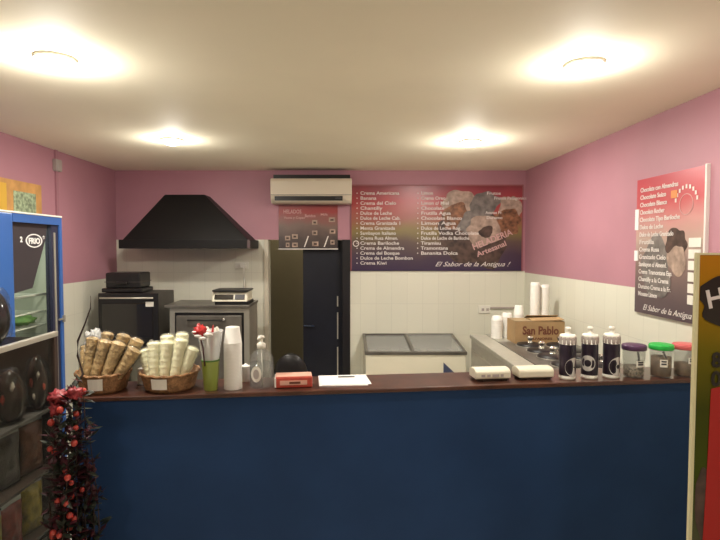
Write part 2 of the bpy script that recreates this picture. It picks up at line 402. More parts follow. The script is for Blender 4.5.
# small poster over the doorway
t = thing('menu_poster', (-.635, YB, 1.745), 'small red and grey poster with cup prices hanging over the doorway lintel', 'poster')
bg = gradmat('cup_poster_print', 'Z', [(0, (.05, .035, .035)), (.25, (.085, .06, .055)), (.5, (.20, .13, .11)), (.75, (.30, .10, .09)), (.88, (.34, .05, .05)), (1, (.30, .05, .05))], 0, .41, nz=.35, nscale=7)
bx('panel', bg, t, 0, .565, -.008, -.001, 0, .41)
bx('bottom_strip', M['ink'], t, -.004, .569, -.011, 0, -.009, 0)
for cx, cz, w in [(.085, .10, .05), (.155, .115, .055), (.085, .035, .035), (.155, .035, .055), (.345, .25, .05), (.345, .15, .05), (.35, .045, .06), (.51, .275, .06), (.515, .165, .055), (.515, .06, .04)]:
    o = MB().box(cx-w/2, cx+w/2, -.0095, -.0081, cz-.022, cz+.022).build('cup_picture', M['icew'], t, bev=.0)
    MB().box(cx-w/4, cx+w/4, -.0100, -.0096, cz-.010, cz+.008).build('cup_print', M['iced'], o)
lettering('heading', [("HELADOS", (.045, -.0095, .335), .052, .17), ("Vasos y Copas", (.05, -.0095, .285), .03, .20), ("Batidos", (.25, -.0095, .30), .04, .10), ("Milk", (.40, -.0095, .315), .03, .07)], M['logored'], t, 'back', bold=.01)
sl = MB()
for x0 in (.24, .43): sl.plate([(x0, -.0088, .015), (x0+.012, -.0088, .015), (x0+.05, -.0088, .12), (x0+.038, -.0088, .12)], (0, -1, 0), .0006)
sl.build('divider_stroke', M['ink'], t)

# extractor hood
t = thing('extractor_hood', (-1.405, YB, 1.745), 'black pyramid shaped extractor hood on the pink back wall', 'extractor hood')
def frus(x0, x1, y0, z0, X0, X1, Y0, z1): return MB().add([(x0,y0,z0),(x1,y0,z0),(x1,0,z0),(x0,0,z0),(X0,Y0,z1),(X1,Y0,z1),(X1,0,z1),(X0,0,z1)], [(0,3,2,1),(4,5,6,7),(0,1,5,4),(1,2,6,5),(2,3,7,6),(3,0,4,7)])
frus(-.555, .555, -.42, .075, -.25, .115, -.20, .495).build('canopy', M['hood'], t, bev=.004)
b = MB(); b.box(-.575, .575, -.45, -.425, 0, .078); b.box(-.575, -.55, -.425, 0, 0, .078); b.box(.55, .575, -.425, 0, 0, .078)
b.build('rim', M['hood'], t, bev=.003)
o = bx('rim_edge', M['hoodedge'], t, .551, .577, -.454, -.45, 0, .078); o['label'] = 'reddish corner strip with painted reflection'  # lighter colour paints the reflection along the right hood edge
bx('filter', M['black'], t, -.549, .549, -.425, -.005, .03, .04)

# wall socket with cable
t = thing('wall_socket', (-.98, YB, 1.55), 'small white wall socket with hanging cable above the kitchen scale', 'socket')
bx('plate', M['white'], t, -.075, .055, -.012, 0, .00, .065, bev=.003)
o = MB().tube([(.0, -.03, .03), (.015, -.04, .0), (.017, -.04, -.10), (.01, -.03, -.24)], .009).build('cable', M['white'], t)
bx('plug', M['white'], t, -.02, .03, -.045, -.012, .01, .05, bev=.004)
t = thing('wall_socket', (1.345, YB, 1.12), 'white wall socket with conduit running right to the white cup stacks', 'socket')
bx('plate', M['white'], t, -.06, .055, -.014, 0, 0, .075, bev=.004)
bx('conduit', M['greybox'], t, .055, .34, -.018, 0, .045, .062, bev=.003)
for x in (-.03, .015): o = bx('outlet', M['greybox'], t, x, x+.025, -.016, -.013, .025, .05)

# ------------------------------------------------------------------ kitchen equipment at the back left
t = thing('worktable', (-1.76, 4.62, 0), 'dark low table under the black oven in the back left corner', 'table')
bx('table_top', M['steeldk'], t, -.36, .26, -.32, .36, .90, .93)
for sx in (-.33, .23):
    for sy in (-.29, .33): bx('leg', M['steeldk'], t, sx-.02, sx+.02, sy-.02, sy+.02, 0, .90)
t = thing('oven', (-1.80, 4.30, .93), 'black countertop oven with dark glass door left of the steel oven', 'oven')
b = MB().box(-.245, .245, .02, .42, .02, .44); b.build('body', M['ovenside'], t, bev=.008)
bx('front_frame', M['black'], t, -.25, .25, 0, .022, .015, .445, bev=.004)
bx('door_glass', M['glassblk'], t, -.215, .205, -.008, .002, .075, .36, bev=.003)
b = MB().tube([(-.22, -.035, .408), (.22, -.035, .408)], .007); b.tube([(-.2, 0, .408), (-.2, -.035, .408)], .005); b.tube([(.2, 0, .408), (.2, -.035, .408)], .005)
o = b.build('door_handle', M['alu'], t); o['label'] = 'thin pale metal handle bar'
o = bx('sticker', M['label'], t, .15, .215, -.014, -.009, .335, .375); o['label'] = 'small white sticker'
b = MB()
for x in (-.10, .02, .19): b.lathe([(.016, 0), (.016, .015), (.012, .02)], 16, mtx=Matrix.Translation((x, 0, .045)) @ Matrix.Rotation(PI/2, 4, 'X'))
b.build('knob', M['steel'], t)
for sx in (-.22, .22):
    for sy in (.04, .38): MB().lathe([(.015, 0), (.015, .02)], 12, c=(sx, sy, 0)).build('foot', M['black'], t)
t = thing('sandwich_press', (-1.86, 4.46, 1.378), 'black lidded appliance standing on top of the black oven', 'kitchen appliance')
bx('base', M['black'], t, -.175, .165, -.13, .13, 0, .035, bev=.008)
MB().box(-.145, .145, -.12, .12, .035, .165).build('lid', M['black'], t, bev=.014, seg=4)
bx('seam', M['ovenside'], t, -.15, .15, -.124, .124, .085, .09)
bx('handle', M['black'], t, -.05, .05, -.16, -.12, .07, .09, bev=.005)

t = thing('steel_oven', (-1.13, 4.30, 0), 'stainless steel oven with flat top and large front door below the hood', 'oven')
bx('body', M['steel'], t, -.325, .335, .02, .40, .06, 1.255, bev=.005)
bx('top_plate', M['steeldk'], t, -.365, .34, -.02, .42, 1.255, 1.278, bev=.004)
fr = MB(); fr.box(-.325, .335, 0, .022, 1.215, 1.255); fr.box(-.325, -.285, 0, .022, .1, 1.215); fr.box(.29, .335, 0, .022, .1, 1.215)
fr.build('front_frame', M['steel'], t, bev=.002)
bx('door_gasket', M['black'], t, -.284, .289, .006, .03, .12, 1.214)
bx('door', M['steeldk'], t, -.27, .272, -.014, .008, .14, 1.19, bev=.006)
b = MB().tube([(-.17, -.04, 1.155), (.12, -.04, 1.155)], .006); b.tube([(-.16, -.01, 1.155), (-.16, -.04, 1.155)], .005); b.tube([(.1, -.01, 1.155), (.1, -.04, 1.155)], .005)
b.build('door_handle', M['black'], t)
o = MB().lathe([(.012, 0), (.014, .012), (.006, .02)], 16, mtx=Matrix.Translation((.125, -.014, 1.16)) @ Matrix.Rotation(PI/2, 4, 'X')).build('knob', M['chrome'], t)
for sx in (-.29, .3):
    for sy in (.05, .36): MB().lathe([(.02, 0), (.02, .06)], 12, c=(sx, sy, 0)).build('foot', M['black'], t)
t = thing('kitchen_scale', (-.955, 4.43, 1.278), 'pale kitchen scale with dark display on the steel oven', 'scale')
bx('base', M['black'], t, -.13, .15, -.12, .14, 0, .026, bev=.004)
b = MB(); b.add([(-.155,-.13,.026),(.145,-.13,.026),(.145,.12,.026),(-.155,.12,.026),(-.15,-.09,.105),(.14,-.09,.105),(.14,.12,.105),(-.15,.12,.105)], [(0,3,2,1),(4,5,6,7),(0,1,5,4),(1,2,6,5),(2,3,7,6),(3,0,4,7)])
b.build('housing', M['cream'], t, bev=.008)
m4 = Matrix.Translation((-.005, -.118, .062)) @ Matrix.Rotation(-.47, 4, 'X')
MB().box(-.125, .03, -.004, .002, -.018, .022, m4).build('display', M['glassblk'], t)
MB().box(.045, .125, -.004, .002, -.018, .022, m4).build('keypad', M['dkgrey'], t)
bx('weighing_plate', M['black'], t, -.15, .15, -.12, .13, .108, .122, bev=.003)

# black chair behind the counter
t = thing('office_chair', (-.46, 4.25, 0), 'black rounded chair back in front of the dark doorway', 'chair')
MB().ell((0, .12, .67), .145, .045, .19, 24, 14).build('backrest', M['black'], t)
MB().box(-.2, .2, -.25, .12, .42, .48).build('seat', M['black'], t, bev=.03, seg=3)
MB().box(-.03, .03, .13, .15, .40, .70).build('back_support', M['black'], t)
MB().lathe([(.03, .06), (.03, .43)], 12).build('column', M['steeldk'], t)
for k in range(5):
    a = 2*PI*k/5 + .3; leg = MB().tube([(0, 0, .09), (.25*math.cos(a), .25*math.sin(a), .06)], .015).build('leg', M['black'], t)
    MB().ell((.25*math.cos(a), .25*math.sin(a), .026), .025, .025, .026, 10, 8).build('castor', M['black'], leg)

# ------------------------------------------------------------------ chest freezer
t = thing('chest_freezer', (.175, 4.40, 0), 'low white chest freezer with sliding glass top against the back wall', 'freezer')
b = MB().add([(0,0,.05),(.86,0,.05),(.86,.6,.05),(0,.6,.05),(0,0,.845),(.86,0,.845),(.86,.6,.905),(0,.6,.905)], [(0,3,2,1),(0,1,5,4),(1,2,6,5),(2,3,7,6),(3,0,4,7)])
b.build('body', M['cream'], t, bev=.008)
sl = math.atan2(.06, .6); T = Matrix.Translation((0, 0, .845)) @ Matrix.Rotation(sl, 4, 'X')
ln = math.hypot(.6, .06)
b = MB(); b.box(-.005, .865, -.008, .022, -.004, .020, T); b.box(-.005, .865, ln-.02, ln, -.004, .020, T); b.box(-.005, .02, 0, ln, -.004, .020, T); b.box(.84, .865, 0, ln, -.004, .020, T)
b.build('lid_frame', M['steeldk'], t)
for x0, x1, dz in ((.02, .42, .004), (.40, .84, .012)):
    g = MB().box(x0, x1, .02, ln-.02, dz, dz+.004, T).build('sliding_glass', M['freezeglass'], t)
    MB().box(x1-.028 if dz < .01 else x0, x1 if dz < .01 else x0+.024, .02, ln-.02, dz-.002, dz+.010, T).build('glass_edge', M['steeldk'], g)
b = MB().box(.03, .83, .03, .57, .55, .56); b.build('inner_floor', M['fridgein'], t)
bk = MB()
for x in (.06, .33, .60): bk.box(x, x+.2, .08, .5, .56, .80)
bk.build('ice_cream_tub', M['greybag'], t)
o = MB().plate([(.665, -.0005, .56), (.82, -.0005, .63), (.665, -.0005, .775)], (0, -1, 0), .001).build('triangle_logo', mat('logo_slate', (.06, .07, .13), .4), t); o['label'] = 'dark blue triangle mark'

# ------------------------------------------------------------------ ice cream cabinet on the right
t = thing('ice_cream_cabinet', (1.05, 2.95, 0), 'white and steel ice cream cabinet with round black lids along the right wall', 'ice cream cabinet')
bx('body', M['cabgrey'], t, 0, .66, 0, 1.35, .05, 1.0, bev=.01)
bx('steel_top', M['steeldk'], t, .12, .668, -.005, 1.0, 1.0, 1.036, bev=.004)
bx('front_ledge', M['cabgrey'], t, -.012, .12, -.005, 1.355, 1.0, 1.032, bev=.006)
bx('rear_ledge', M['cabgrey'], t, .12, .668, 1.0, 1.355, 1.0, 1.036, bev=.004)
b = MB()
for z in (.30, .60, .90): b.box(-.004, 0, .04, 1.31, z, z+.012)
b.build('side_rail', M['steel'], t)
for (x, y) in [(.30, .82), (.30, .60), (.30, .41), (.30, .18), (.51, .80), (.51, .59), (.51, .39), (.51, .17)]:
    l = MB().lathe([(.092, 1.036), (.094, 1.044), (.090, 1.052), (.05, 1.060), (.012, 1.062)], 32, c=(x, y, 0)).build('tub_lid', M['black'], t)
    MB().lathe([(.024, 1.060), (.018, 1.068), (.013, 1.078), (.018, 1.088), (.023, 1.098), (.018, 1.108), (.004, 1.112)], 20, c=(x, y, 0)).build('knob', M['chrome'], l)
    MB().lathe([(.094, 1.037), (.099, 1.037), (.099, 1.042), (.094, 1.042), (.094, 1.037)], 32, c=(x, y, 0), cap=False).build('steel_ring', M['steel'], l)

t = thing('cardboard_box', (1.27, 3.86, 1.036), 'brown cardboard box with dark blackletter print on the ice cream cabinet', 'box')
b = MB(); b.box(0, .37, 0, .004, 0, .165); b.box(0, .004, .004, .19, 0, .165); b.box(.366, .37, .004, .19, 0, .165); b.box(.004, .366, .186, .19, 0, .165); b.box(.004, .366, .004, .186, 0, .004)
b.build('carton', M['cardboard'], t)
MB().box(.0, .13, .0, .19, .165, .169).build('flap', M['cardside'], t)
MB().box(0, .24, 0, .095, 0, .004, Matrix.Translation((.13, .005, .167)) @ Matrix.Rotation(.10, 4, 'X') @ Matrix.Rotation(-.03, 4, 'Y')).build('flap', M['cardboard'], t)
MB().box(0, .24, -.07, 0, 0, .004, Matrix.Translation((.13, .188, .167)) @ Matrix.Rotation(-.4, 4, 'X')).build('flap', M['cardboard'], t)
lettering('box_print', [("San Pablo", (.055, -.001, .07), .085, .27), ("ALFAJORES", (.11, -.001, .03), .022, .17)], M['inkred'], t, 'back', bold=.03)

def cup_stack(name, loc, r0, r1, cups, pitch, ch, label, group, flip=False, m='foam'):
    """stack of nested cups: each rim shows as a ring"""
    t = thing(name, loc, label, 'cups', group)
    pr = []
    for k in range(cups):
        z = k*pitch
        pr += [(r1, z), (r1*1.015, z+.002), (r1*1.015, z+pitch*.6), (r1*.985, z+pitch*.8)]
    z = (cups-1)*pitch + .009
    pr += [(r0, z+ch), (r0*.96, z+ch+.002)]
    MB().lathe(pr, 24).build('cups', M[m], t); return t
G = 'stacks of white cups behind the cardboard box'
cup_stack('cup_stack', (1.513, 4.13, 1.036), .033, .036, 22, .0195, .02, 'tall white cup stack in the back right corner, left one of the twin stacks', G)
cup_stack('cup_stack', (1.598, 4.15, 1.036), .033, .037, 21, .0195, .02, 'tall white cup stack in the back right corner, nearest the right wall', G)
cup_stack('cup_stack', (1.385, 4.13, 1.036), .030, .038, 10, .0195, .07, 'mid height white cup stack rising just above the cardboard box left end', G)
cup_stack('cup_stack', (1.205, 4.10, 1.036), .036, .045, 8, .0195, .03, 'short white cup stack standing left of the cardboard box, beside the ledge', G)
cup_stack('cup_stack', (1.292, 4.13, 1.036), .034, .038, 9, .0195, .03, 'short white cup stack at the back left corner of the cardboard box', G)

# ------------------------------------------------------------------ counter
cy = lambda x: 2.155 + .1142*(x+1.078)
CZ = 1.12; xa, xb = -1.17, XR-.003
A = math.atan(.1142)
t = thing('service_counter', (xa, cy(xa), 0), 'long dark blue service counter with brown wooden worktop edge', 'counter')
def strip(z0, z1, t0, t1, x0=xa, x1=xb):
    P = [(x0, cy(x0)+t0), (x1, cy(x1)+t0), (x1, cy(x1)+t1), (x0, cy(x0)+t1)]
    ox, oy = xa, cy(xa)
    return MB().add([(p[0]-ox, p[1]-oy, z) for z in (z0, z1) for p in P], [(0,3,2,1),(4,5,6,7),(0,1,5,4),(1,2,6,5),(2,3,7,6),(3,0,4,7)])
strip(CZ-.020, CZ, .012, .275).build('worktop', M['wood'], t, bev=.004)
strip(0, CZ-.020, .022, .05, xa+.02).build('front_panel', M['blue'], t)
strip(0, CZ-.020,   .05, .25, xa+.02, xa+.05).build('end_panel', M['blue'], t)
strip(.45, .47,   .05, .25, xa+.05).build('inner_shelf', M['trimw'], t)
kb = strip(0, .08, .016, .022, xa+.02); kb.build('kick_board', M['blackjamb'], t)

# baskets with wafer cones
def basket(loc, r, h, label, lx):
    t = thing('wicker_basket', loc, label, 'basket', 'wicker baskets of wafer cones')
    pr = [(r*.78, 0), (r*.82, .004)]; 
    for k in range(9): pr += [(r*(.83+.17*k/9)+.003*(k % 2), .006+k*h/9.5)]
    pr += [(r*1.03, h), (r*.96, h), (r*.78, .012), (.001, .01)]
    MB().lathe(pr, 40, cap=False, fn=lambda a, z: 1+.018*math.sin(20*a+z*600)).build('bowl', M['wicker'], t)
    rp = [(math.cos(a)*r*1.01, math.sin(a)*r*1.01, h+.003*math.sin(a*16)) for a in [2*PI*k/48 for k in range(49)]]
    MB().tube(rp, .006, 8).build('rim', M['wicker'], t)
    a = lx; R = r*.965
    pts = []
    for s_ in (-.27, -.09, .09, .27):
        pts.append((math.cos(-PI/2+a+s_)*R*1.045, math.sin(-PI/2+a+s_)*R*1.045))
    vs = [(x, y, z) for z, q in ((.022, .97), (h*.88, 1.02)) for x, y in [(p[0]*q, p[1]*q) for p in pts]]
    b = MB().add(vs, [(0,1,5,4), (1,2,6,5), (2,3,7,6)]); o = b.build('price_label', M['label'], t); o['label'] = 'blank white price label'
    sm = o.modifiers.new('thick', 'SOLIDIFY'); sm.thickness = .001
    return t
Z = CZ
B1 = (-1.075, 2.295, Z); B2 = (-.79, 2.325, Z)
basket(B1, .112, .082, 'wicker basket of golden wafer cones at the left end of the counter', .12)
basket(B2, .126, .078, 'wicker basket of pale cream wafer cones, second along the counter', -.05)
def cone(base, tip, r0, r1, m, label, group):
    """sleeve of nested wafer cones lying from base to tip"""
    base = Vector(base); tip = Vector(tip); d = tip-base; L = d.length; r0 *= 1.12; r1 *= 1.24
    t = thing('wafer_cone_sleeve', base, label, 'wafer cones', group)
    q = Vector((0, 0, 1)).rotation_difference(d.normalized()).to_matrix().to_4x4()
    pr = [(r0*.3, 0)]
    N = 7
    for k in range(N):
        f = k/N; r = r0+(r1-r0)*f
        pr += [(r*.92, L*(f+.01)), (r*1.04, L*(f+.10)), (r*1.07, L*(f+.125))]
    pr += [(r1*.95, L*.98), (r1*.75, L*1.01), (r1*.3, L*1.025)]
    MB().lathe(pr, 16, mtx=q, fn=lambda a, z: 1+.05*math.sin(a*8+z*60)).build('wafer', M[m], t)
    pr = [(r0*.8, 0), (r0*1.12, L*.1), (r1*1.14, L*.9), (r1*1.0, L*1.03), (r1*.4, L*1.06)]
    MB().lathe(pr, 12, mtx=q, fn=lambda a, z: 1+.07*math.sin(a*5+z*90)).build('clear_wrapper', M['conewrap' if m == 'waferl' else 'wrap'], t)
g1 = 'golden wafer cones in the left basket'
def inb(B, dx, dy, dz): return (B[0]+dx, B[1]+dy, B[2]+dz)
c1s = [((-.075, -.035, .03), (-.085, .02, .19), .016, .019), ((-.055, -.05, .035), (-.035, -.02, .235), .017, .021), ((-.02, -.06, .035), (.03, -.035, .225), .019, .024),
       ((.02, -.055, .035), (.085, -.03, .215), .019, .025), ((.06, -.045, .04), (.150, -.02, .185), .019, .025), ((-.04, .01, .03), (.00, .05, .245), .018, .022),
       ((.01, .02, .03), (.07, .06, .235), .019, .024), ((.055, .02, .03), (.135, .05, .215), .018, .024)]
n1 = ['leftmost, nearest the blue fridge', 'second from the left in front', 'in the front middle, thick and slanting right', 'in the front, right of the middle one', 'far right, leaning furthest over the rim',
      'behind the second one, nearly upright', 'at the back in the middle', 'at the back right']
for (a, b_, r0, r1), nn in zip(c1s, n1): cone(inb(B1, *a), inb(B1, *b_), r0, r1, 'wafer', 'golden wafer cones in the left basket, ' + nn, g1)
g2 = 'cream wafer cones in the second basket'
c2s = [((-.07, -.03, .03), (-.105, -.02, .175), .018, .022), ((-.045, -.06, .035), (-.055, -.035, .210), .019, .024), ((-.005, -.06, .035), (.005, -.04, .215), .019, .025),
       ((.035, -.06, .035), (.065, -.035, .225), .019, .024), ((.06, -.045, .035), (.115, -.03, .185), .018, .023), ((-.02, .03, .03), (-.03, .06, .225), .019, .024), ((.03, .03, .03), (.04, .06, .235), .019, .023)]
n2 = ['leftmost and shortest', 'second from the left', 'front middle', 'right of the front middle, tallest in front', 'rightmost, leaning right', 'at the back left', 'at the back right']
for (a, b_, r0, r1), nn in zip(c2s, n2): cone(inb(B2, *a), inb(B2, *b_), r0, r1, 'waferl', 'pale cream wafer cones in the second basket, ' + nn, g2)

# white tissue packet between the baskets, white wrapped bundle behind the first basket
MB().box(-.022, .022, -.015, .015, 0, .075).build('napkin_packet', M['paper'], bev=.004).location = (-.935, 2.385, Z)
tag(bpy.data.objects['napkin_packet'], 'small white packet standing between the two wicker baskets', 'packet')
b = MB(); b.ell((0, 0, .11), .035, .03, .11, 24, 16, jit=.6, seed=4); b.ell((-.015, .0, .20), .035, .03, .05, 20, 12, jit=.8, seed=8)
o = b.build('cellophane_bundle', M['wraps']); o.location = (-1.135, 2.375, Z); tag(o, 'crumpled white cellophane bundle behind the golden cones, next to the fridge', 'wrapping')

# green cup with clear cups and spoons
t = thing('drink_cup', (-.597, 2.29, Z), 'tall green cup holding clear cups, left of the white foam cups', 'cup')
MB().lathe([(.028, 0), (.030, .003), (.039, .130), (.041, .132), (.041, .137), (.037, .137), (.028, .006), (.001, .005)], 32, cap=False).build('green_cup', M['green'], t)
MB().lathe([(.0385, .130), (.0415, .132), (.0415, .138), (.0385, .138), (.0385, .130)], 32, cap=False).build('rim', mat('green_rim', (.07, .17, .03), .4), t)
o = MB().lathe([(.030, .02), (.037, .13), (.055, .262), (.058, .264), (.055, .266), (.036, .13), (.029, .02)], 32, cap=False).build('clear_cup', M['frost'], t); o['label'] = 'flared clear plastic cup'
def spoon(loc, ax, ay, L, m, label, g):
    t = thing('plastic_spoon', loc, label, 'spoon', g); t.rotation_euler = (ax, ay, random.uniform(0, 3))
    MB().tube([(0, 0, 0), (.001, 0, L*.5), (0, 0, L*.8)], [.0035, .003, .004], 6).build('handle', M[m], t)
    MB().ell((0, 0, L*.88), .013, .005, L*.12, 14, 10).build('bowl', M[m], t)
for i, (dx, dy, ax, ay, m, lb) in enumerate([(-.010, 0, .05, -.13, 'white', 'white plastic spoon leaning far left in the green cup'), (.006, .006, -.05, .10, 'white', 'white plastic spoon leaning right in the green cup'),
        (0, -.008, .08, -.02, 'white', 'white plastic spoon leaning forward in the green cup'), (-.004, .012, -.12, -.06, 'white', 'white plastic spoon at the back of the green cup')]):
    spoon((-.597+dx, 2.29+dy, Z+.03), ax, ay, .25, m, lb, 'white spoons in the green cup')
spoon((-.602, 2.285, Z+.03), .10, -.13, .27, 'red', 'red plastic spoon in the green cup', None)
t = thing('paper_flower', (-.628, 2.235, Z+.215), 'red and white paper flower tucked in the top of the green cup', 'flower')
b = MB().ell((0, 0, .055), .025, .020, .024, 18, 12, jit=.9, seed=3); b.ell((.006, 0, .035), .014, .014, .014, 14, 10, jit=.5, seed=5); b.ell((-.002, 0, .075), .007, .006, .016, 12, 8); b.build('bloom', M['red'], t)
b = MB()
for k in range(9):
    a = 2*PI*k/9; b.ell((.010+.030*math.cos(a), .022*math.sin(a)+.005, .040+.012*math.sin(a*2.3)), .016, .012, .007, 12, 8, jit=.3, seed=k)
b.build('petal', M['foam'], t)
MB().tube([(0, 0, .04), (.01, .01, -.02), (.016, .015, -.10)], .003, 6).build('stem', M['leafr'], t)

t = cup_stack('foam_cup_stack', (-.503, 2.315, Z), .031, .040, 34, .0062, .062, 'tall stack of upside down white foam cups, right of the green cup', None)
c = MB().lathe([(.018, 0), (.021, .07), (.023, .072), (.021, .074), (.015, .074), (.003, .085)], 20).build('small_white_cup', M['foam']); c.location = (-.47, 2.44, Z)
tag(c, 'small white pot between the foam cup stack and the sanitizer bottle', 'pot')

t = thing('sanitizer_bottle', (-.378, 2.335, Z), 'clear pump bottle of hand gel with oval label', 'bottle')
MB().lathe([(.048, 0), (.054, .006), (.055, .10), (.053, .135), (.041, .158), (.020, .172), (.0165, .175), (.0165, .19), (.001, .19)], 32, cap=False, fn=lambda a, z: 1-.12*abs(math.sin(a))).build('bottle', M['clear'], t)
MB().lathe([(.045, .004), (.051, .009), (.052, .112), (.001, .112)], 32, fn=lambda a, z: 1-.12*abs(math.sin(a))).build('gel', M['gel'], t)
b = MB().plate([(-.016+.023*math.cos(a), -.0502+.003*abs(math.cos(a)), .070+.036*math.sin(a)) for a in [2*PI*k/28 for k in range(28)]], (0, -1, 0), .001); b.build('oval_label', M['label'], t)
b = MB().plate([(-.016+.013*math.cos(a), -.0516, .070+.022*math.sin(a)) for a in [2*PI*k/28 for k in range(28)]], (0, -1, 0), .0006); b.build('label_print', M['greybox'], t)
b = MB().lathe([(.019, .178), (.019, .198), (.010, .204), (.006, .206), (.006, .222), (.014, .224), (.014, .234), (.002, .236)], 24); b.tube([(0, 0, .229), (-.008, -.03, .229), (-.009, -.036, .222)], .0055, 8)
b.build('pump', M['white'], t); MB().tube([(0, 0, .18), (.004, 0, .01)], .0025, 6).build('dip_tube', M['white'], t)

# red pack, paper sheet, cream boxes
t = thing('red_wafer_pack', (-.234, 2.345, Z), 'red and white flat pack right of the pump bottle', 'pack', rz=A)
bx('pack_body', M['redpack'], t, -.082, .084, -.035, .05, .002, .052, bev=.006)
bx('white_band', M['peach'], t, -.080, .082, -.030, .046, .050, .0545, bev=.002)
b = MB(); b.box(-.062, .060, -.0365, -.0345, .016, .036); b.build('front_panel', M['peach'], t)
b = MB(); b.box(-.02, .03, -.0372, -.0362, .021, .031); b.build('panel_print', M['inkred'], t)
bx('end_cap', M['label'], t, -.086, -.074, -.034, .048, .004, .048, bev=.003)
t = thing('paper_sheet', (-.0, 2.45, Z), 'white paper sheets lying flat in the middle of the worktop', 'paper', rz=A*.6)
bx('sheet', M['paper'], t, -.125, .10, -.10, .09, .0005, .0035)
b = MB().box(-.115, .112, -.095, .085, .0036, .0056, Matrix.Rotation(.05, 4, 'Z')); b.build('sheet', M['paper'], t)
bx('printed_bar', M['dkgrey'], t, -.03, .05, .035, .06, .0062, .0066)

def creambox(loc, label, marks):
    t = thing('napkin_holder', loc, label, 'napkin holder', 'cream napkin holders on the counter', rz=A)
    b = MB(); n_ = 10; pr = [(-.045, .012), (.045, .012), (.045, .040)] + [(.045*math.cos(a), .040+.020*math.sin(a)) for a in [PI*k/n_ for k in range(1, n_)]] + [(-.045, .040)]
    m_ = len(pr); b.add([(x, y, z) for x in (-.087, .087) for y, z in pr], [tuple(range(m_)), tuple(reversed(range(m_, 2*m_)))] + [(i, (i+1) % m_, (i+1) % m_+m_, i+m_) for i in range(m_)])
    b.build('shell', M['cream'], t, bev=.005)
    for sx in (-.06, .06): bx('foot', M['black'], t, sx-.012, sx+.012, -.038, .038, 0, .013)
    bx('base_slot', M['rackbrown'], t, -.080, .080, -.040, .04, .006, .014)
    if marks:
        b = MB()
        for x0, x1 in ((-.058, -.04), (-.03, -.014), (-.004, .028), (.036, .05)): b.box(x0, x1, -.0462, -.0448, .022, .034)
        b.build('faded_print', M['greybox'], t)
    return t
creambox((.695, 2.475, Z), 'cream napkin holder with faded print, left one of the pair', True)
creambox((.910, 2.50, Z), 'plain cream napkin holder beside the row of cans, right one of the pair', False)

# cans with black label
def can(loc, label, ring, rot):
    t = thing('spray_can', loc, label, 'can', 'silver capped cans on the counter'); t.rotation_euler.z = rot
    MB().lathe([(.034, 0), (.038, .003), (.038, .012), (.037, .014), (.037, .19), (.001, .19)], 36, cap=False).build('can_body', M['white'], t)
    MB().lathe([(.0376, .020), (.0378, .021), (.0378, .168), (.0376, .169)], 36, cap=False).build('black_label', M['canlabel'], t)
    MB().lathe([(.0375, .170), (.0385, .176), (.0385, .198), (.0372, .206), (.030, .212), (.018, .214)], 36, fn=lambda a, z: 1+(.06*math.sin(a*12) if z < .2 else 0)).build('cap_skirt', M['greybox'], t)
    MB().lathe([(.0375, .198), (.0375, .208), (.034, .214), (.015, .217), (.011, .220), (.011, .234), (.014, .236), (.014, .247), (.010, .250), (.001, .251)], 28).build('nozzle', M['white'], t)
    # curved printed ring wrapped on the label
    vs = []; fs = []; N = 36; R = .0384
    for k in range(N):
        a = 2*PI*k/N
        for rr in (ring[2], ring[3]):
            u = ring[0]+rr*math.cos(a); w = ring[1]+rr*1.05*math.sin(a); th = u/R
            vs.append((R*math.sin(th), -R*math.cos(th), w))
    for k in range(N): j = (k+1) % N; fs.append((2*k, 2*j, 2*j+1, 2*k+1))
    MB().add(vs, fs, True).build('ring_print', M['cangrey'], t)
    return t
can((1.073, 2.488, Z), 'black labelled can, leftmost of the three, nearest the cream holders', (.014, .062, .004, .044), .1)
can((1.186, 2.500, Z), 'black labelled can in the middle of the three with ring print at its left', (-.022, .078, .016, .036), -.1)
can((1.296, 2.510, Z), 'black labelled can, rightmost of the three, next to the purple lidded jar', (.008, .060, .010, .044), .2)

# topping jars
def jar(loc, lid, fill, fh, label, lab, scoop):
    t = thing('topping_jar', loc, label, 'jar', 'topping jars at the right end of the counter')
    MB().lathe([(.040, 0), (.045, .004), (.050, .10), (.052, .135), (.050, .137), (.048, .135), (.043, .006), (.001, .005)], 36, cap=False).build('jar_body', M['clear'], t)
    MB().lathe([(.0415, .007), (.0435, .01), (.0435+.00004*fh*1000*.12, fh), (.001, fh+.004)], 30).build('filling', M[fill], t)
    MB().lathe([(.053, .135), (.055, .138), (.0555, .155), (.052, .160), (.045, .162), (.001, .162)], 36).build('lid', M[lid], t)
    if lab:
        a0, a1, z0, z1 = lab; vs = []
        for z in (z0, z1):
            for k in range(6):
                a = -PI/2+a0+(a1-a0)*k/5; r = .0465+.055*z*.9; vs.append((r*math.cos(a), r*math.sin(a), z))
        o = MB().add(vs, [(k, k+1, k+7, k+6) for k in range(5)]).build('jar_label', M['label'], t)
        r = .0475+.055*(z0+z1)/2*.9; am = (a0+a1)/2; q = MB()
        for zz in (.3, .65):
            vz = z0+(z1-z0)*zz; w = (a1-a0)*.33; pts = [(r*math.cos(-PI/2+am+s), r*math.sin(-PI/2+am+s)) for s in (-w, 0, w)]
            q.add([(x, y, z) for z in (vz, vz+.008) for x, y in pts], [(0,1,4,3), (1,2,5,4)])
        q.build('label_writing', M['dkgrey'], o)
    if scoop:
        MB().tube([(scoop[0], -.034, .130), (scoop[1], -.040, .10), (scoop[2], -.034, .082)], .005, 8).build('scoop_handle', M['black'], t)
    return t
jar((1.411, 2.520, Z), 'purple', 'seeds', .055, 'clear topping jar with purple lid and white label', (-.28, .55, .058, .088), (.0, .002, .005))
jar((1.550, 2.530, Z), 'greenlid', 'seedsb', .10, 'clear topping jar with bright green lid and brown filling', (-.62, .05, .055, .092), (-.012, .0, .012))
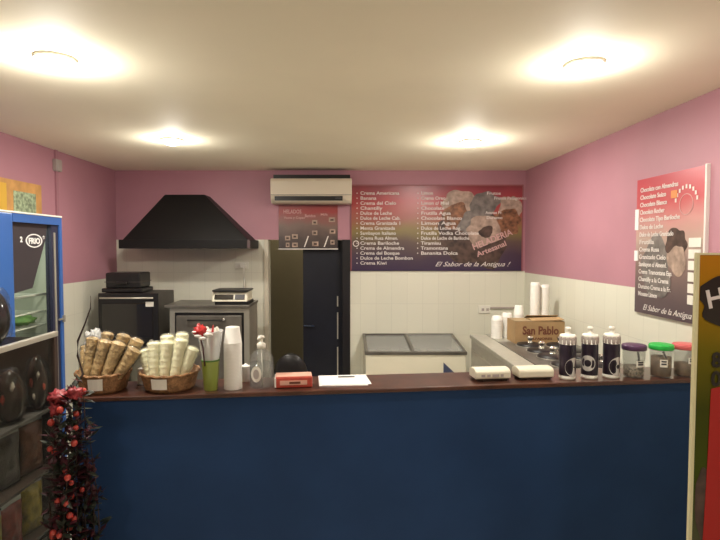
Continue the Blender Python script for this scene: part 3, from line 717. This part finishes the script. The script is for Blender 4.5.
jar((1.672, 2.540, Z), 'redlid', 'seedsb', .065, 'clear topping jar with coral red lid at the counter end', (-.25, .35, .07, .10), None)

# ------------------------------------------------------------------ right wall menu
Y0 = 3.07; 
t = thing('menu_board', (XR, Y0, 1.375), 'tall pink to dark grey flavour board with price boxes on the right wall', 'menu board')
bg = gradmat('price_board_print', 'Z', [(0, (.09, .06, .07)), (.12, (.11, .075, .08)), (.35, (.24, .16, .14)), (.55, (.50, .36, .30)), (.68, (.60, .30, .28)), (.80, (.55, .10, .11)), (1, (.50, .055, .075))], 0, .77, nz=.12, nscale=4)
bx('panel', bg, t, -.014, 0, -.58, 0, 0, .77)
o = bx('edging', M['ink'], t, -.017, 0, -.592, -.58, 0, .775)
for i, (nm, mm, u, z, ru, rz, ro) in enumerate([('printed_cone', 'iceg', .20, .27, .13, .16, 0), ('printed_scoop', 'iced', .37, .40, .09, .08, .5), ('printed_cup', 'icew', .38, .31, .07, .07, 0), ('printed_cup', 'iceg', .24, .20, .10, .09, 0)]):
    blob(nm, M[mm], t, u, z, ru, rz, -.0142-.0006*i, ro, .3, i*2.3, face='right')
xt = -.0175
cc = ["Chocolate con Almendras", "Chocolate Suizo", "Chocolate Blanco", "Chocolate Rocher", "Chocolate Tipo Bariloche", "Dulce de Leche", "Dulce de Leche Granizado", "Frutilla", "Crema Rusa", "Granizado Cielo", "Sambayon c/ Almend.", "Crema Tramontana Esp.", "Chantilly a la Crema", "Durazno Crema a la Fr.", "Mousse Limon"]
ww = [.34, .24, .25, .23, .36, .22, .31, .14, .19, .25, .26, .31, .28, .30, .18]
lettering('flavour_list', [(cc[i], (xt, -.04, .695-i*.0425), .036, ww[i]) for i in range(15)], M['ink'], t, 'right', bold=.014)
lettering('slogan', [("El Sabor de la Antigua", (xt, -.09, .022), .046, .42)], M['ink'], t, 'right', shear=.45)
b = MB()
for i in range(6): b.box(-.0175, -.0155, -.565, -.475, .425-i*.057-.046, .425-i*.057)
o = b.build('price_boxes', M['label'], t); o['label'] = 'column of white price boxes'
b = MB()
for k in range(9):
    a = PI*(.08+.84*k/8); u = .445+.085*math.cos(a); z = .60+.085*math.sin(a)
    b.box(-.017, -.0155, -u-.006, -u+.006, z-.010, z+.010)
b.build('arc_emblem', M['ink'], t)
rg = MB(); rg.lathe([(.050, 0), (.054, 0), (.054, .001), (.050, .001), (.050, 0)], 32, cap=False, mtx=Matrix.Translation((-.0150, -.445, .595)) @ Matrix.Rotation(-PI/2, 4, 'Y')); rg.build('emblem_ring', M['logored'], t)
bx('orange_sticker', M['sticker'], t, -.0185, -.0165, -.375, -.325, .635, .675)
for z0, z1 in ((.48, .60), (.30, .36)): bx('tape_piece', M['paper'], t, -.019, -.0145, -.028, .007, z0, z1)

# ------------------------------------------------------------------ left wall note, trunking box
t = thing('wall_note', (XL, 3.30, 1.93), 'orange notice with green pattern on the left wall above the fridge', 'notice')
bx('card', M['orange'], t, 0, .006, -.3, .47, 0, .27)
bx('green_print', M['notegreen'], t, .006, .007, .15, .40, .06, .20)
bx('yellow_print', mat('note_yellow', (.75, .45, .06), .6), t, .006, .007, -.25, .08, .03, .24)
t = thing('junction_box', (XL, 3.97, 2.33), 'small grey junction box on the left wall trunking', 'junction box')
bx('cover', M['greybox'], t, 0, .03, -.04, .04, 0, .09, bev=.004)
bx('cover_lid', M['greybox'], t, .03, .034, -.034, .034, .006, .084, bev=.002)

# ------------------------------------------------------------------ glass door fridge on the left wall
FX = -1.70; FY0, FY1 = 2.545, 3.13; FZ = 1.93
t = thing('drinks_fridge', (-1.95, 2.84, 0), 'blue upright drinks fridge with glass door and oval badge at the left', 'fridge')
def lb(name, m, x0, x1, y0, y1, z0, z1, bev=0, par=None): return MB().box(x0+1.95, x1+1.95, y0-2.84, y1-2.84, z0, z1).build(name, m, par or t, bev=bev)
b = MB()
for q in [(-2.22, -1.76, FY0, FY0+.04, .06, FZ), (-2.22, -1.76, FY1-.04, FY1, .06, FZ), (-2.22, -2.18, FY0+.04, FY1-.04, .06, FZ), (-2.18, -1.76, FY0+.04, FY1-.04, FZ-.04, FZ), (-2.18, -1.76, FY0+.04, FY1-.04, .06, .12)]:
    b.box(q[0]+1.95, q[1]+1.95, q[2]-2.84, q[3]-2.84, q[4], q[5])
b.build('cabinet', M['fridgeblue'], t)
b = MB()
for q in [(-2.18, -1.765, FY0+.041, FY0+.046, .12, FZ-.04), (-2.18, -1.765, FY1-.046, FY1-.041, .12, FZ-.04), (-2.179, -2.174, FY0+.046, FY1-.046, .12, FZ-.04)]:
    b.box(q[0]+1.95, q[1]+1.95, q[2]-2.84, q[3]-2.84, q[4], q[5])
b.build('inner_liner', M['fridgein'], t)
dr = lb('door', M['fridgeblue'], FX-.05, FX, FY0, FY0+.125, .10, FZ, .006)
b = MB()
b.box(FX-.05+1.95, FX+1.95, FY0+.125-2.84, FY1-2.84, FZ-.045, FZ); b.build('door_rail', M['fridgeblue'], dr)
b = MB(); b.box(FX-.05+1.95, FX+1.95, FY0+.125-2.84, FY1-2.84, .10, .22)
b.build('door_rail', M['fridgeblue'], dr)
q = lb('door_stile', M['fridgeblue'], FX-.05, FX, FY1-.03, FY1, .22, FZ-.045, par=dr)
lb('dark_gasket', M['fridgedk'], FX-.045, FX-.008, FY1-.10, FY1-.03, .22, FZ-.045, par=dr)
lb('chrome_strip', M['alu'], FX-.008, FX-.003, FY1-.080, FY1-.066, .22, FZ-.09, par=dr)
lb('top_trim', M['label'], FX-.05, FX+.004, FY0, FY1, FZ, FZ+.010, .003, par=dr)
lb('glass', M['glass'], FX-.03, FX-.024, FY0+.125, FY1-.10, .22, FZ-.045, par=dr)
hdl = MB().box(FX+1.95, FX+1.958, FY1-.06-2.84, FY1+.005-2.84, 1.32, 1.330); hdl.box(FX+1.95, FX+1.96, FY1-.015-2.84, FY1+.0-2.84, 1.305, 1.345)
hdl.build('latch', M['steel'], dr)
# header with badge, its slanted outline imitates a diagonal reflection on the glass
hp = [(FY0+.125, FZ-.045), (FY1-.115, FZ-.045), (FY1-.13, FZ-.12), (FY1-.27, FZ-.40), (FY0+.125, FZ-.42)]
o = MB().plate([(FX-.023+1.95, y-2.84, z) for y, z in hp], (1, 0, 0), .0008).build('header_film', M['lpurple'], t)
yc, zc = 2.885, 1.790
b = MB(); vs = []; fs = []; N = 36
for k in range(N):
    a = 2*PI*k/N
    for rr in (1, .84): vs.append((FX-.0215+1.95, yc-2.84+.078*rr*math.cos(a), zc+.038*rr*math.sin(a)))
for k in range(N): j = (k+1) % N; fs.append((2*k, 2*j, 2*j+1, 2*k+1))
b.add(vs, fs).build('oval_badge', M['paper'], t)
lettering('badge_lettering', [("FRIO", (FX-.0215+1.95, yc-2.84-.052, zc-.016), .044, .105), ("2", (FX-.0215+1.95, yc-2.84-.125, zc-.008), .04), ("*", (FX-.0215+1.95, yc-2.84+.082, zc-.0), .04)], M['paper'], t, 'left', bold=.04)
for z in (1.48, 1.38, 1.30, 1.22, 1.13, .75, .40):
    b = MB(); b.tube([(-1.78+1.95, FY0+.05-2.84, z), (-1.78+1.95, FY1-.05-2.84, z)], .008 if z == 1.48 else .004, 6)
    for k in range(9):
        yy = FY0+.06+k*(FY1-FY0-.12)/8-2.84; b.tube([(-1.78+1.95, yy, z), (-2.16+1.95, yy, z)], .0025, 5)
    b.build('wire_shelf', M['white'], t)
lamp = bpy.data.lights.new('fridge_fill', 'AREA'); lamp.shape = 'RECTANGLE'; lamp.size = .3; lamp.size_y = .3; lamp.energy = 2.2; lamp.color = (.9, 1, .85)  # added fill light to brighten the fridge interior
lo = bpy.data.objects.new('fridge_fill', lamp); COL.objects.link(lo); lo.parent = t; lo.location = (-.02, 0, FZ-.05)
o = MB().ell((0, 0, .030), .07, .10, .028, 20, 12, jit=.4, seed=2).build('green_package', M['leafgreen']); o.location = (-1.86, 2.96, 1.304)
tag(o, 'soft green package on the lower fridge shelf behind the glass', 'package')

# ------------------------------------------------------------------ glass rack with chocolate eggs
RX = -1.39; RY0, RY1, RZ = 1.45, 2.50, 1.341
t = thing('display_rack', (-1.59, 1.98, 0), 'brown glass fronted display rack with pale top rail at the left edge', 'display rack')
def rb(name, m, x0, x1, y0, y1, z0, z1, bev=0, par=None): return MB().box(x0+1.59, x1+1.59, y0-1.98, y1-1.98, z0, z1).build(name, m, par or t, bev=bev)
rb('top_rail', M['alu'], RX-.02, RX+.004, RY0, RY1, RZ-.016, RZ+.008, .003)
rb('top_rail', M['alu'], RX-.40, RX-.38, RY0, RY1, RZ-.016, RZ+.004, .003)
rb('top_glass', M['glass'], RX-.38, RX-.02, RY0, RY1, RZ-.008, RZ-.001)
for (x, y) in ((RX-.03, RY1-.03), (RX-.03, RY0), (RX-.40, RY0), (RX-.40, RY1-.03)): rb('post', M['rackbrown'], x, x+.03, y, y+.03, 0, RZ-.016, .002)
rb('back_panel', M['rackbrown'], RX-.40, RX-.39, RY0+.03, RY1-.03, .1, RZ-.02)
rb('end_panel', M['rackbrown'], RX-.37, RX-.03, RY1-.012, RY1-.004, .1, RZ-.02)
rb('front_glass', M['glass'], RX-.010, RX-.006, RY0+.03, RY1-.03, .12, RZ-.02)
for z in (.985, .70, .42, .12): rb('shelf', M['greybag'] if z > .9 else M['rackbrown'], RX-.385, RX-.02, RY0+.01, RY1-.014, z-.012, z)
# eggs
def egg(loc, rw, rh, m, label, deco):
    t = thing('chocolate_egg', loc, label, 'chocolate egg', 'cellophane wrapped chocolate eggs')
    b = MB(); n, k_ = 28, 18; vs = []; fs = []
    for i in range(k_+1):
        th = PI*i/k_; z = -math.cos(th); r = math.sin(th)*(1-.12*z)
        for k in range(n): a = 2*PI*k/n; vs.append((rw*r*math.cos(a), rw*r*math.sin(a), rh+rh*z))
    for i in range(k_):
        for k in range(n): fs.append((i*n+k, i*n+(k+1) % n, (i+1)*n+(k+1) % n, (i+1)*n+k))
    b.add(vs, fs, True); e = b.build('chocolate_shell', M[m], t)
    for (az, zz, s, mm) in deco:
        x = rw*math.sqrt(max(0, 1-zz*zz))*(1-.12*zz)
        MB().ell((x*math.cos(az), x*math.sin(az), rh+rh*zz), s*.5, s*.8, s*1.3, 12, 8, jit=.6, seed=az).build('sugar_decoration', M[mm], e)
    w = MB().ell((0, 0, rh*.99), rw*1.13, rw*1.13, rh*1.03, 26, 16, jit=.22, seed=rw*90)
    w.build('cellophane_wrap', M['wrap'], t)
    return t
egg((-1.452, 2.425, .987), .048, .128, 'choc', 'dark chocolate egg in cellophane, right end of the rack shelf', [(-.9, .35, .013, 'sugar'), (-1.5, .1, .014, 'sugarred'), (-.4, -.1, .012, 'sugarred'), (-1.3, -.4, .010, 'sugar')])
egg((-1.465, 2.245, .987), .062, .118, 'choc', 'dark chocolate egg in cellophane at the left picture edge, on the rack shelf', [(-.8, .4, .016, 'sugar'), (-1.4, .0, .014, 'sugarred')])
egg((-1.47, 2.145, RZ+.001), .070, .122, 'chocb', 'large black glossy chocolate egg standing on top of the rack', [(-.9, .05, .018, 'sugarred'), (-.7, .25, .012, 'sugar'), (-1.1, -.2, .014, 'sugar')])
# snack bags
def bag(loc, w, h, d_, m, label, rz, tilt=0, seed=0):
    t = thing('snack_bag', loc, label, 'bag', 'packed sweets on the rack shelves'); t.rotation_euler = (tilt, 0, rz)
    b = MB(); N = 14; K = 12; vs = []; fs = []
    for sgn in (-1, 1):
        for i in range(K+1):
            for k in range(N+1):
                u = k/N*2-1; v = i/K*2-1
                th = d_/2*max(0, 1-abs(u)**2.6)*max(0, 1-abs(v)**3)
                j = .16*d_*noise.noise(Vector((u*2.5+seed, v*3, sgn)))*(1-max(abs(u), abs(v))**4)
                vs.append((u*w/2*(1-.05*math.cos(v*3)), sgn*(th+j+.0008), h/2+v*h/2))
    S = (N+1)*(K+1)
    for s_ in (0, 1):
        for i in range(K):
            for k in range(N): a = s_*S+i*(N+1)+k; fs.append((a, a+1, a+N+2, a+N+1))
    rim = [k for k in range(N+1)] + [i*(N+1)+N for i in range(1, K+1)] + [K*(N+1)+k for k in range(N-1, -1, -1)] + [i*(N+1) for i in range(K-1, 0, -1)]
    for a, b2 in zip(rim, rim[1:]+rim[:1]): fs.append((a, b2, b2+S, a+S))
    b.add(vs, fs, True).build('bag_body', M[m], t)
    c = MB(); c.box(-w/2*.96, w/2*.96, -.0022, .0022, h-.004, h+.018)
    c.build('sealed_top', M['wraps'], t)
    return t
bag((-1.47, 2.40, .702), .13, .235, .055, 'brownbag', 'brown sweets bag under the right chocolate egg', 1.35, 0, 1)
bag((-1.48, 2.235, .702), .15, .23, .06, 'greybag', 'pale grey sweets bag under the left chocolate egg', 1.45, 0, 2)
bag((-1.48, 2.06, .702), .14, .22, .06, 'brownbag', 'brown sweets bag nearest the camera on the middle shelf', 1.5, 0, 3)
bag((-1.47, 2.39, .422), .12, .225, .055, 'yellowbag', 'yellow sweets bag on the lower shelf, next to the berry branches', 1.3, 0, 4)
bag((-1.475, 2.25, .422), .12, .20, .055, 'redbag', 'red sweets bag on the lower shelf, left of the yellow one', 1.45, 0, 5)
bag((-1.475, 2.115, .422), .12, .19, .055, 'yellowbag', 'second yellow sweets bag on the lower shelf at the picture edge', 1.5, 0, 6)
bag((-1.46, 2.41, .122), .13, .21, .05, 'greybag', 'grey sweets bag on the bottom shelf', 1.4, 0, 7)

# ------------------------------------------------------------------ berry branches in a floor vase
PX, PY = -1.045, 1.965
t = thing('berry_branches', (PX, PY, 0), 'dark dried branches with red berries standing before the counter end', 'dried branches')
o = MB().lathe([(.05, 0), (.075, .02), (.085, .12), (.06, .27), (.04, .34), (.048, .37), (.042, .37), (.035, .34), (.05, .27), (.07, .12), (.001, .02)], 32, cap=False).build('vase', M['rackbrown'], t)
rnd = random.Random(11)
stems = MB(); lv = MB(); lm = MB(); tips = []
for k in range(24):
    a = rnd.uniform(0, 2*PI); top = rnd.uniform(.80, 1.21); sp = rnd.uniform(.015, .078)
    pts = []
    for i in range(9):
        f = i/8; z = .08+f*(top-.08); r = .012+sp*math.sin(f*2.2)
        pts.append(Vector((r*math.cos(a+f*1.2)*1.0+rnd.uniform(-.008, .008), r*math.sin(a+f*1.2)*.85+rnd.uniform(-.008, .008), z)))
    stems.tube(pts, [.0045-.003*i/8 for i in range(9)], 6)
    for i in range(3, 9):
        for _ in range(9):
            p = pts[i]+Vector((0, 0, rnd.uniform(-.04, .04)))
            d = Vector((rnd.uniform(-1, 1), rnd.uniform(-1, 1), rnd.uniform(-.4, .9))).normalized()
            L = rnd.uniform(.03, .06); w = d.cross(Vector((0, 0, 1))).normalized()*L*.24; q = p+d*L
            up = Vector((0, 0, .003))
            tgt = lv if rnd.random() < .5 else lm
            tgt.add([p, p+d*L*.5+w, q, p+d*L*.5-w, p+d*L*.5+up], [(0, 1, 4), (1, 2, 4), (2, 3, 4), (3, 0, 4)])
        if i > 3: tips.append(pts[i]+Vector((rnd.uniform(-.022, .022), rnd.uniform(-.03, .0), rnd.uniform(-.03, .03))))
# curly twig rising above the basket
stems.tube([(-.02, .05, 1.05), (-.05, .06, 1.13), (-.03, .07, 1.19), (.005, .08, 1.25), (-.02, .09, 1.32), (-.018, .09, 1.38), (.01, .095, 1.45), (.03, .10, 1.51), (.032, .10, 1.56)], [.0055, .005, .005, .0045, .004, .004, .003, .0025, .0015], 8)
stems.tube([(0, 0, .3), (-.03, .04, .8), (-.02, .05, 1.05)], [.006, .006, .0055], 8)
stems.build('twigs', M['twig'], t); lv.build('dark_foliage', M['leaf'], t); lm.build('maroon_foliage', M['leafr'], t)
rnd.shuffle(tips)
bm_ = MB().ell((0, 0, 0), .0115, .0115, .0125, 14, 10).build('berry', M['berry'], t); bm_.location = tips[0]
for p in tips[1:38]:
    c = bm_.copy(); COL.objects.link(c); c.parent = t; c.location = p; s = rnd.uniform(.75, 1.15); c.scale = (s, s, s)
rb_ = MB().ell((-.045, -.01, 1.185), .035, .028, .022, 20, 12, jit=.9, seed=3); rb_.ell((.022, -.015, 1.20), .026, .020, .022, 20, 12, jit=.9, seed=6); rb_.ell((-.05, -.02, 1.14), .022, .02, .025, 18, 12, jit=.9, seed=9)
o = rb_.build('red_bow', mat('bow_red', (.30, .035, .04), .45, var=.3, vscale=40), t); o['label'] = 'crumpled red ribbon bow'

# ------------------------------------------------------------------ advertising board at the right edge
t = thing('advertising_board', (1.022, 1.50, 0), 'yellow, green and red ice cream advertising board at the right edge', 'advertising board')
SG = gradmat('advert_print', 'Z', [(0, (.10, .06, .04)), (.32, (.14, .10, .05)), (.50, (.10, .10, .055)), (.60, (.055, .085, .006)), (.74, (.052, .060, .002)), (.84, (.16, .13, .003)), (.92, (.36, .19, .004)), (1, (.50, .20, .006))], 0, 1.73, nz=.03, nscale=3, rough=.6)
SG.node_tree.nodes['Principled BSDF'].inputs['Specular IOR Level'].default_value = .2
bx('panel', SG, t, 0, .62, 0, .008, .04, 1.73)
b = MB(); b.box(-.008, 0, -.003, .010, .03, 1.736); b.box(0, .62, -.003, .010, 1.73, 1.736)
b.build('pale_edge', M['signedge'], t)
bx('foot', M['black'], t, .02, .60, -.12, .14, 0, .04)
N = 60; pts = []
for k in range(N):
    a = 2*PI*k/N; j = 1+.07*math.sin(5*a+.5)+.04*math.sin(9*a); pts.append((max(.004, .17+.175*j*math.cos(a)), -.0016, 1.60+.092*j*math.sin(a)*1.0))
MB().plate(pts, (0, -1, 0), .001).build('black_splash', M['signblk'], t)
lettering('splash_lettering', [("HELADOS", (.026, -.0035, 1.575), .075)], M['ink'], t, 'back', bold=.02, rot=.22)
lettering('vertical_lettering', [("8", (.042, -.003, 1.405), .06), ("0", (.042, -.003, 1.35), .06)], M['signblk'], t, 'back', bold=.03)
MB().plate([(.044, -.0010, 1.34), (.30, -.0010, 1.40), (.62, -.0010, 1.40), (.62, -.0010, .05), (.020, -.0010, .05), (.030, -.0010, .80), (.038, -.0010, 1.05)], (0, -1, 0), .001).build('red_field', M['signred'], t)
blob('printed_ice_cream', M['iced'], t, .034, 1.00, .028, .11, -.0003, 0, .2, 3)

# ------------------------------------------------------------------ light of the shop behind the camera, added corridor fill
def ceil_panel(x, y, w):
    ld = bpy.data.lights.new('ceiling_lamp', 'AREA'); ld.shape = 'DISK'; ld.size = .16; ld.energy = w; ld.color = LC
    o = bpy.data.objects.new('ceiling_lamp', ld); COL.objects.link(o); o.location = (x, y, ZC-.01); o['kind'] = 'structure'
ceil_panel(-1.2, .4, 9); ceil_panel(1.0, .4, 9)
ld = bpy.data.lights.new('corridor_fill', 'POINT'); ld.energy = 4.5; ld.color = (1, .85, .6); ld.shadow_soft_size = .08
o = bpy.data.objects.new('corridor_fill', ld); COL.objects.link(o); o.location = (-.5, 5.9, 2.35); o['kind'] = 'structure'  # unseen fill light, added out of view to brighten the corridor
w = bpy.data.worlds.new('world'); SC.world = w; w.use_nodes = True
w.node_tree.nodes['Background'].inputs[0].default_value = (.02, .018, .015, 1)

# ------------------------------------------------------------------ camera
cd = bpy.data.cameras.new('camera'); cam = bpy.data.objects.new('camera', cd); COL.objects.link(cam)
cam.location = (0, 0, 1.75); cd.sensor_width = 36; cd.lens = 520/720*36; cd.clip_start = .02
cam.rotation_euler = (PI/2-math.atan(22/520), 0, 0)
cd.shift_x = 15/720
SC.camera = cam
SC.view_settings.view_transform = 'Standard'; SC.view_settings.look = 'None'
SC.view_settings.gamma = 1; SC.view_settings.use_curve_mapping = False
SC.view_settings.exposure = 0.06
